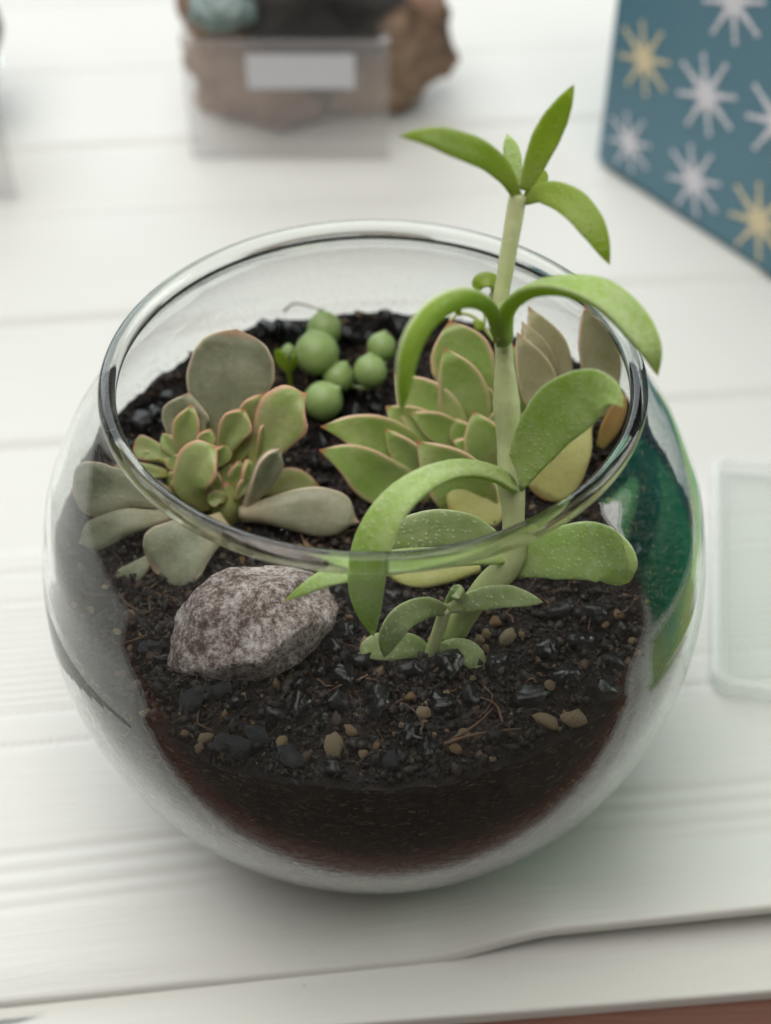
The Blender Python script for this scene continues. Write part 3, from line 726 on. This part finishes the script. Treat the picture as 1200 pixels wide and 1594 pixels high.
R([(665, 785, -9), (600, 750, -8), (545, 716, -8), (496, 700, -8)], 80, LEAF_ROS, prof='point', roll=-8, cup=0.31, thick=.003)
R([(772, 730, -4), (756, 688, -3), (736, 640, -1)], 74, LEAF_ROS, prof='point', roll=-4, cup=0.40, thick=.003)
R([(750, 800, -12), (715, 748, -11), (648, 686, -8)], 100, LEAF_ROS, prof='point', roll=-16, cup=0.39, thick=.003)
R([(765, 740, -7), (742, 780, -13), (705, 806, -17)], 105, LEAF_SPOT, prof='round', roll=-4, cup=.1, thick=.003)
R([(905, 650, -2), (880, 700, -7), (842, 775, -12)], 96, LEAF_SPOT, prof='round', roll=10, cup=.12, thick=.003)
R([(935, 695, -5), (956, 652, -4), (973, 611, -2)], 30, LEAF_ORANGE, prof='strap', cup=0.31, thick=.002)
R([(745, 880, 'z80'), (660, 894, 'z80'), (596, 889, 'z81')], 42, LEAF_SPOT, prof='ovate', roll=20, cup=.12, thick=.0026)
R([(820, 832, 'z82'), (855, 815, 'z83'), (890, 795, 'z86')], 32, LEAF_ROSPINK, prof='point', cup=0.31, thick=.0024)

for q, w_, r_ in (([(745, 700, -1), (752, 672, 1), (757, 640, 3)], 40, 0), ([(738, 700, -1), (722, 676, 0), (705, 650, 1)], 44, -12), ([(740, 700, -2), (726, 694, -3), (704, 688, -4)], 30, -10), ([(760, 690, 0), (778, 660, 2), (790, 622, 4)], 46, 10), ([(775, 700, -2), (800, 672, 0), (818, 640, 2)], 50, 14), ([(800, 720, -3), (850, 690, -3), (890, 640, -2)], 60, 10), ([(690, 700, -1), (640, 660, 2), (600, 632, 3)], 70, -10)):
    R(q, w_, LEAF_ROS, prof='point', roll=r_, cup=.42, thick=.0024)
# left rosette
c0 = Pz(345, 735, .087); gh = Plant('grey_rosette', on_soil(345, 760), 'greyish pink rosette succulent on the left side of the bowl', 'plant', c0[1])
gh.tube([(350, 800, 'z77'), (352, 780, 'z81'), (350, 750, -1)], [26, 26, 20], LEAF_GHOSTG, n=14)
def A(pts, wpx, mat, **kw):
    kw.setdefault('wob', .20); kw.setdefault('fold', 1.35); kw.setdefault('mid', .06); kw['cup'] = kw.get('cup', .25)*1.25; gh.leaf(pts, wpx, mat, **kw)
A([(342, 715, 5), (350, 640, 10), (360, 570, 14), (368, 513, 17)], 134, LEAF_GHOST, prof='spoon', cup=.12, thick=.0034, n=34)
A([(300, 702, 3), (288, 655, 7), (294, 611, 10)], 74, LEAF_GHOST, prof='ovate', cup=0.39, thick=.0028)
A([(299, 718, 2), (290, 672, 4), (299, 629, 6)], 50, LEAF_GHOSTG, prof='ovate', cup=0.54, thick=.0026)
A([(285, 714, 1), (268, 695, 2), (253, 674, 4)], 28, LEAF_GHOSTG, prof='ovate', roll=-20, cup=0.46, thick=.0022)
A([(358, 725, 2), (386, 668, 5), (412, 610, 7)], 58, LEAF_GHOSTG, prof='spoontip', roll=10, cup=0.54, thick=.0028)
A([(342, 712, 1), (362, 665, 3), (382, 636, 4)], 50, LEAF_GHOSTG, prof='spoontip', roll=12, cup=0.54, thick=.0026)
A([(395, 745, 0), (425, 680, 3), (452, 632, 5), (478, 612, 6)], 84, LEAF_GHOSTG, prof='spoontip', roll=-8, cup=.16, thick=.003, wob=.26)
A([(270, 768, -2), (276, 738, 0), (292, 710, 2)], 26, LEAF_GHOSTG, prof='strap', roll=-20, cup=0.31, thick=.0022)
A([(318, 792, -5), (300, 752, -5), (318, 715, -4), (340, 694, -3)], 70, LEAF_GHOSTG, prof='spoontip', roll=-16, cup=0.31, thick=.003)
A([(362, 768, -3), (366, 742, -1), (374, 716, 0)], 30, LEAF_GHOSTG, prof='ovate', roll=20, cup=.4, thick=.0024)
A([(352, 762, -3), (354, 740, -1), (360, 720, 0)], 22, LEAF_GHOSTG, prof='ovate', roll=-20, cup=.4, thick=.0022)
A([(378, 770, -4), (384, 742, -3), (386, 713, -2)], 24, LEAF_GHOSTG, prof='ovate', roll=30, cup=.4, thick=.0022)
A([(384, 792, -6), (402, 748, -5), (420, 715, -4), (438, 697, -3)], 46, LEAF_GHOST, prof='spoontip', roll=42, cup=0.39, thick=.0028)
A([(395, 768, 'z82'), (445, 750, 'z83'), (497, 756, 'z82')], 44, LEAF_GHOSTG, prof='ovate', roll=12, cup=.15, thick=.0026)
A([(375, 800, 'z81'), (430, 795, 'z83'), (500, 796, 'z83'), (559, 813, 'z81')], 76, LEAF_GHOST, prof='spoontip', roll=6, cup=-.12, thick=.0034, n=32)
A([(270, 722, 0), (240, 702, 2), (208, 694, 3)], 38, LEAF_GHOSTG, prof='spoon', cup=0.31, thick=.0024)
A([(262, 738, -1), (225, 735, -1), (182, 738, -1)], 40, LEAF_GHOSTG, prof='spoon', cup=0.31, thick=.0026)
A([(250, 715, 0), (236, 712, 1), (220, 706, 1)], 18, LEAF_GHOSTG, prof='spoon', cup=0.31, thick=.0022)
A([(262, 775, -7), (190, 758, -9), (112, 764, -9)], 84, LEAF_GHOST, prof='spoon', roll=-6, cup=.12, thick=.003)
A([(275, 798, -10), (195, 814, -15), (122, 846, -16)], 52, LEAF_GHOST, prof='spoontip', roll=14, cup=.12, thick=.003)
A([(350, 812, -13), (292, 848, -19), (240, 888, -23)], 104, LEAF_GHOST, prof='spoon', roll=6, cup=.1, thick=.003)
A([(250, 862, -19), (210, 890, -23), (180, 920, -25)], 36, LEAF_GHOST, prof='spoontip', roll=6, cup=.15, thick=.0026)

for q, w_, r_ in (([(310, 720, 0), (318, 690, 2), (330, 668, 3)], 30, 10), ([(322, 730, -1), (340, 712, 0), (352, 690, 1)], 30, 20), ([(300, 735, -1), (276, 722, 0), (262, 706, 1)], 28, -10), ([(345, 770, -4), (334, 752, -3), (336, 732, -2)], 30, -10), ([(366, 775, -5), (378, 756, -4), (396, 742, -3)], 26, 25), ([(350, 778, -5), (340, 775, -6), (322, 782, -7)], 26, 0), ([(300, 740, -2), (284, 742, -3), (262, 748, -3)], 26, 0), ([(400, 725, 1), (412, 690, 3), (420, 650, 5)], 44, 24)):
    A(q, w_, LEAF_GHOSTG, prof='spoontip', roll=r_, cup=.45, thick=.0022)
# string of pearls: each bead a part
b = on_soil(520, 600); sp = Plant('string_of_pearls', b, 'string of pearls succulent with round green beads at the back of the bowl', 'plant', b[1])
def bead(px, py, dpx, z, tip=(0, 1)):
    c = Pz(px, py, z); r = dpx*.5*float((c-CAM_LOC)@FW)/FPX
    nS, nT = 28, 20; V = []; SP = []; th0 = random.uniform(3.4, 6.0)
    tx = nrm(RT*tip[0]+UP*tip[1]+np.array([0, -.35, .2])); a = nrm(np.cross(tx, [.2, .9, .1])); bb = np.cross(tx, a)
    for i in range(nT):
        ph = math.pi*(i+.02)/(nT-1+.04); rr = r*math.sin(ph); h = r*math.cos(ph)
        if ph < .45: h += r*.24*(1-ph/.45)**1.8
        for j in range(nS):
            V.append(c+tx*h+rr*(a*math.cos(2*math.pi*j/nS)+bb*math.sin(2*math.pi*j/nS)))
            dd = abs((2*math.pi*j/nS-th0+math.pi) % (2*math.pi)-math.pi); SP.append(math.exp(-(dd*math.sin(ph)/.13)**2)*(1 if ph < 2.2 else 0))
    F = grid_faces(nT, nS); k = len(V); V.append(c+tx*r*1.16); V.append(c-tx*r)
    for j in range(nS): F.append((k, j, (j+1) % nS)); F.append((k+1, (nT-1)*nS+(j+1) % nS, (nT-1)*nS+j))
    mesh_obj('bead', V, F, BEAD, sp.e, attrs={'stripe': SP+[1, 0]})
for q in [(505, 512, 54, .0905, (-.2, 1)), (493, 550, 70, .0905, (-.25, 1)), (527, 587, 50, .086, (.4, .8)), (503, 624, 62, .0855, (.7, .6)), (576, 578, 53, .0885, (0, 1)), (594, 540, 46, .0905, (.2, 1)), (449, 549, 26, .087, (0, 1)), (638, 600, 30, .086, (.3, 1))]: bead(*q)
sp.tube([(505, 540, 'z87'), (520, 575, 'z84'), (545, 600, 'z82'), (580, 600, 'z83'), (600, 560, 'z85')], [3, 3, 3, 3, 3], STEM, seg=8)

# tiny sprout beside the beads
b = on_soil(452, 604); tw = Plant('sprout', b, 'tiny bright green seedling between the grey rosette and the green beads', 'seedling', b[1])
tw.tube([(453, 606, 0), (451, 590, 0), (449, 576, 0)], [4, 4, 5], LEAF_TOP, seg=10, n=12)
tw.leaf([(449, 580, 0), (440, 562, 0), (430, 542, 0)], 20, LEAF_TOP, prof='ovate', roll=-20, cup=.3, thick=.001)
tw.leaf([(449, 580, 0), (456, 566, -1), (459, 550, -2)], 14, LEAF_TOP, prof='ovate', roll=30, cup=.3, thick=.001)
# trailing shoot behind the tall stem
b = on_soil(745, 545); tv = Plant('trailing_sprout', b, 'thin trailing green shoot with a curled leaf behind the tall stem', 'plant', ros.yc+.016)
tv.tube([(770, 530, 0), (752, 508, 2), (735, 492, 3), (715, 488, 3), (700, 498, 2)], [3.5, 3.5, 3, 3, 2.5], STEM, seg=8)
tv.tube([(752, 508, 2), (758, 480, 4), (764, 458, 5)], [3.5, 3, 3], STEM, seg=8)
tv.leaf([(776, 458, 5), (765, 438, 6), (748, 440, 6), (741, 458, 5)], 26, LEAF_TOP, prof='ovate', roll=25, cup=.35, thick=.0015)
tv.leaf([(764, 470, 4), (772, 455, 5), (775, 440, 5)], 18, LEAF_YOUNG, prof='ovate', cup=.3, thick=.0012)
tv.leaf([(716, 490, 3), (712, 482, 3), (712, 472, 3)], 12, LEAF_TOP, prof='ovate', cup=.3, thick=.0012)
tv.leaf([(738, 500, 2), (746, 506, 1), (752, 514, 0)], 16, LEAF_TOP, prof='ovate', cup=.3, thick=.0015)

# ------------------------------------------------------------------ teal gift box
K0 = Pz(925, 250); K1 = Pz(1200, 434); fx = nrm(K1-K0); fz = np.array([0, 0, 1.0]); fn = np.cross(fx, fz)
if fn@(CAM_LOC-K0) < 0: fn = -fn
BL, BH, BD = .24, .20, .16
box = thing('gift_box', tuple(K0), 'teal gift box printed with white and gold starbursts standing behind the bowl', 'box')
def bevel_box(name, o, ax, ay, az, mat, parent, bev=.0015, seg=2):
    bm = bmesh.new(); bmesh.ops.create_cube(bm, size=1)
    L = [np.linalg.norm(ax), np.linalg.norm(ay), np.linalg.norm(az)]
    for v in bm.verts: v.co = Vector((v.co.x*L[0], v.co.y*L[1], v.co.z*L[2]))
    bmesh.ops.bevel(bm, geom=list(bm.edges), offset=bev, segments=seg, affect='EDGES')
    R = np.array([nrm(ax), nrm(ay), nrm(az)]).T; c = np.asarray(o)+(np.asarray(ax)+np.asarray(ay)+np.asarray(az))/2
    V = [R@np.array(v.co)+c for v in bm.verts]; bm.verts.index_update(); F = [[v.index for v in f.verts] for f in bm.faces]
    bm.free(); return mesh_obj(name, V, F, mat, parent, smooth=False)
bevel_box('carton', K0, fx*BL, -fn*BD, fz*BH, TEAL, box, .002, 3)
def on_face(px, py):
    d = ray(px, py); t = ((K0-CAM_LOC)@fn)/(d@fn); p = CAM_LOC+d*t-K0; return p@fx, p@fz
def star(u, z, R, mat, rot):
    V = []; F = []; e = .0004
    def poly(P):
        b = len(V); n_ = len(P)
        for q in P: V.append(K0+fx*(u+q[0])+fz*(z+q[1])+fn*e)
        for q in P: V.append(K0+fx*(u+q[0])+fz*(z+q[1])+fn*.00005)
        F.append(tuple(range(b, b+n_))); F.extend([(b+i, b+n_+i, b+n_+(i+1) % n_, b+(i+1) % n_) for i in range(n_)])
    out = []
    for k in range(8):
        a = rot+k*math.pi/4; r = R*(1 if k % 2 else .92); c, s = math.cos(a), math.sin(a)
        def rp(x, y): return (x*c-y*s, x*s+y*c)
        tip = [rp(r*.22, -R*.088), rp(r*.84, -R*.028)]+[rp(r*.92+R*.065*math.cos(q), R*.065*math.sin(q)) for q in np.linspace(-2.4, 2.4, 9)]+[rp(r*.84, R*.028), rp(r*.22, R*.088)]
        out += tip
    poly(out)
    mesh_obj('printed_star', V, F, mat, box, smooth=False)
for px, py, m_, Rpx in [(1003, 92, STARG, 62), (1100, 148, STARW, 66), (980, 222, STARW, 54), (1080, 281, STARW, 62), (1182, 345, STARG, 66), (1142, 2, STARW, 64), (1212, 190, STARW, 66), (1262, 60, STARG, 64)]:
    u, z = on_face(px, py); star(u, z, Rpx*.000255, m_, .25+.1*random.random())
for v_ in (.118, .168):
    for u_ in (.025, .085, .150, .205): star(u_, v_+.012*math.sin(u_*90), .015, random.choice([STARW, STARG]), random.random())

# ------------------------------------------------------------------ mineral rock with clear stand
def mat_mineral():
    m = M('tan_mineral'); g = m.geo(); n1 = m.noise(g, 45, 6, .65); n2 = m.noise(g, 28, 3, .5)
    col = m.ramp(n1, [(.3, (.12, .065, .042)), (.5, (.29, .175, .11)), (.7, (.46, .33, .23))])
    sp = m.n('ShaderNodeSeparateXYZ'); m.l(g, sp.inputs[0])
    ax = m.math('ABSOLUTE', m.math('SUBTRACT', sp.outputs[0], .002))
    dk = m.math('ADD', m.math('MULTIPLY', sp.outputs[2], 14.0), m.math('ADD', m.math('MULTIPLY', n2, .7), m.math('MULTIPLY', ax, -13.0)))
    col = m.mix(m.ramp(dk, [(.48, 0.), (.62, 1.)]), col, (.022, .019, .017))
    return m.done(m.princ(col, .75, m.bump(n1, .8, .004)))
def mat_crystal():
    m = M('pale_crystal'); g = m.geo(); n1 = m.noise(g, 90, 4, .6)
    return m.done(m.princ(m.mix(n1, (.10, .165, .155), (.28, .34, .33)), .25, m.bump(m.voro(g, 260), .5, .002)))
MINERAL, CRYSTAL = mat_mineral(), mat_crystal()
gc = np.array([-.029, .352, .034]); geo = thing('mineral_specimen', (gc[0], gc[1], 0), 'rough brown and black mineral rock standing behind the clear label stand', 'rock')
V = []; nA2, nR2 = 110, 70
bumps = [(nrm([.95, -.25, -.15]), .30, .35), (nrm([-.8, -.45, -.35]), .22, .4), (nrm([-.9, -.2, .5]), .16, .3), (nrm([.0, -.8, .55]), .10, .12), (nrm([.5, -.6, .75]), .16, .25), (nrm([.3, -.8, -.3]), -.16, .25)]
for i in range(nR2):
    ph = math.pi*(i+.001)/(nR2-1+.002)
    for j in range(nA2):
        a = 2*math.pi*j/nA2; d = np.array([math.cos(a)*math.sin(ph), math.sin(a)*math.sin(ph), math.cos(ph)])
        k = .88+.22*noise.noise(Vector((d*1.9).tolist())+Vector((3, 1, 8)))+.13*noise.noise(Vector((d*4.5).tolist()))+.07*noise.noise(Vector((d*10).tolist()))+.03*noise.noise(Vector((d*24).tolist()))
        for q, am, wd in bumps: k += am*math.exp(-(1-d@q)/wd*2)
        p = d*k*np.array([.053, .038, .050]); p[2] = max(p[2], -.0335+.002*noise.noise(Vector((p*90).tolist()))); V.append(gc+p)
mesh_obj('rock_body', V, grid_faces(nR2, nA2), MINERAL, geo)
V = []; cc = Py(345, 18, .316)
for i in range(24):
    ph = math.pi*(i+.001)/23.002
    for j in range(28):
        a = 2*math.pi*j/28; d = np.array([math.cos(a)*math.sin(ph), math.sin(a)*math.sin(ph), math.cos(ph)])
        V.append(cc+d*(1+.25*noise.noise(Vector((d*2.5).tolist())))*np.array([.0135, .009, .0075]))
mesh_obj('crystal_patch', V, grid_faces(24, 28), CRYSTAL, geo)

def stand(name, x0, x1, y, h, d, label, cat, with_label, yaw=0.0):
    e = thing(name, ((x0+x1)/2, y, 0), label, cat); t = .0028; z0 = .0012
    bevel_box('front_panel', (x0, y, z0), (x1-x0, 0, 0), (0, t, 0), (0, 0, h), ACRYL_HAZE, e, .0006)
    bevel_box('top_panel', (x0, y+t+.0002, z0+h-t), (x1-x0, 0, 0), (0, d, 0), (0, 0, t), ACRYL, e, .0006)
    if with_label:
        pw = bevel_box('paper_label', with_label[0], with_label[1], (0, -.0003, 0), with_label[2], PAPER, e, .00008, 1)
    return e
y_s = Pz(445, 250)[1]
zt = Py(445, 66, y_s)[2]; x0 = Py(290, 160, y_s)[0]; x1 = Py(606, 160, y_s)[0]
lb0 = Py(386, 137, y_s); lb1 = Py(552, 84, y_s)
stand('label_stand', x0, x1, y_s, zt-.0012, .022, 'clear acrylic stand with a white paper label in front of the brown rock', 'stand', ((lb0[0], y_s-.0004, lb0[2]), (lb1[0]-lb0[0], 0, 0), (0, 0, lb1[2]-lb0[2])))
yl = Pz(10, 312)[1]; xl = Pz(27, 312)[0]
stand('clear_stand', xl-.085, xl, yl, .050, .022, 'clear acrylic stand at the left edge of the sill with a green stone behind it', 'stand', None)
st = bmesh.new(); bmesh.ops.create_icosphere(st, subdivisions=4, radius=1)
for v in st.verts:
    c = v.co.copy(); k = 1+.22*noise.noise(c*1.6+Vector((9, 1, 2)))+.08*noise.noise(c*5); v.co = Vector((c.x*.043, c.y*.034, max(c.z*.040, -.034)))*k
me = bpy.data.meshes.new('green_stone'); st.to_mesh(me); st.free(); me.polygons.foreach_set('use_smooth', [True]*len(me.polygons)); me.materials.append(mat_plain('green_mineral', (.07, .12, .095), .5, .5, 60))
o = bpy.data.objects.new('green_stone', me); COL.objects.link(o); o.location = (xl-.058, yl+.067, .036)
tag(o, 'dark green stone behind the clear stand at the left edge', 'stone')

# ------------------------------------------------------------------ clear tray on the right
tr = Pz(1103, 1083); ax = nrm(np.array([17, -3.0, 0])); ay = nrm(np.array([3.0+8.6, 94.6, 0])); ay = nrm(ay-ax*(ax@ay)); TL, TD, TH = .042, .094, .0062
tray = thing('clear_tray', (tr[0], tr[1], 0), 'shallow clear plastic tray with rounded corners lying to the right of the bowl', 'tray')
def rrect(inset, r, n=7):
    P = []
    for cx, cy_, a0 in ((TL-r-inset, r+inset, -90), (TL-r-inset, TD-r-inset, 0), (r+inset, TD-r-inset, 90), (r+inset, r+inset, 180)):
        for q in np.linspace(0, 90, n): P.append((cx+r*math.cos(math.radians(a0+q)), cy_+r*math.sin(math.radians(a0+q))))
    return P
loops = [(.0020, .004, .0008), (.0004, .005, .0012), (.0, .005, .003), (.0, .005, TH-.0006), (.0008, .0045, TH), (.0020, .004, TH), (.0028, .0035, TH-.0008), (.0032, .0032, .0044), (.0046, .002, .0032)]
V = []
for ins, r, z in loops:
    for p in rrect(ins, r): V.append(np.array([tr[0], tr[1], 0])+ax*p[0]+ay*p[1]+np.array([0, 0, z]))
nl = 28; F = grid_faces(len(loops), nl)
mesh_obj('tray_rim', V, F, ACRYL_EDGE, tray, smooth=False)  # whitened rim: light gathered at the plastic edge, put into the colour
Vf = [np.array([tr[0], tr[1], 0])+ax*p[0]+ay*p[1]+np.array([0, 0, z]) for z in (.0009, .0030) for p in rrect(.0048, .002)]
F = [tuple(range(nl))[::-1], tuple(range(nl, 2*nl))]+grid_faces(2, nl)
mesh_obj('tray_floor', Vf, F, ACRYL, tray, smooth=False)

# ------------------------------------------------------------------ teal vase right of the frame, mirrored in the bowl; lime plate added for reflection
def mat_green():
    m = M('teal_glass'); g = m.geo()
    n = m.mix(m.noise(g, 14, 3), (.005, .40, .37), (.012, .54, .48))
    tl = m.n('ShaderNodeBsdfTranslucent'); m.l(n, tl.inputs[0])
    p = m.princ(n, .38, Specular_IOR_Level=.5)
    t = m.n('ShaderNodeBsdfTransparent'); t.inputs[0].default_value = (.55, .93, .55, 1)
    return m.done(m.shmix(.45, m.shmix(.42, p, tl.outputs[0]), t.outputs[0]))
def lathe_at(name, prof, loc, mat, parent, seg=72):
    V = []
    for j in range(seg):
        a = 2*math.pi*j/seg
        for r, z in prof: V.append((loc[0]+max(r, 1e-5)*math.cos(a), loc[1]+max(r, 1e-5)*math.sin(a), loc[2]+z))
    n = len(prof); F = [(j*n+i, ((j+1) % seg)*n+i, ((j+1) % seg)*n+i+1, j*n+i+1) for j in range(seg) for i in range(n-1)]
    return mesh_obj(name, V, F, mat, parent)
VL = (.305, .060, .0005)
bt = thing('teal_vase', VL, 'wide teal vase on the sill right of the clear tray, mirrored in the bowl', 'vase')
lathe_at('vase_body', [(0, .0), (.075, .0), (.086, .004), (.094, .03), (.096, .07), (.092, .105), (.082, .128), (.078, .137), (.080, .139), (.077, .140)], VL, mat_green(), bt)
def mat_lime():
    m = M('lime_reflection_tint')
    t = m.n('ShaderNodeBsdfTransparent'); t.inputs[0].default_value = (.86, .95, .50, 1)
    d = m.n('ShaderNodeBsdfDiffuse'); m.l(m.mix(m.ramp(m.noise(m.mapping(m.geo(), (60, 14, 60)), 1.0, 4, .6, 1.0), [(.42, 0.), (.62, 1.)]), (.46, .54, .26), (.16, .42, .30)), d.inputs[0])
    return m.done(m.shmix(.6, t.outputs[0], d.outputs[0]))
pl = thing('lime_reflection_plate', (.174, .072, .0005), 'long lime green plate, unseen, added for the lime reflection in the bowl', 'plate')  # added out of view so the bowl's right side picks up lime
PV = []
for ins, z in ((.004, .0005), (.0, .002), (.0, .004), (.003, .0045), (.007, .0025)):
    for cx, cy_, a0 in ((.190, -.030, -90), (.190, .175, 0), (.158, .175, 90), (.158, -.030, 180)):
        for q in np.linspace(0, 90, 7): PV.append((cx+(.014-ins)*math.cos(math.radians(a0+q)), cy_+(.014-ins)*math.sin(math.radians(a0+q)), z))
F = grid_faces(5, 28); F.append(tuple(range(28))[::-1]); F.append(tuple(range(112, 140)))
mesh_obj('plate_body', PV, F, mat_lime(), pl, smooth=False)
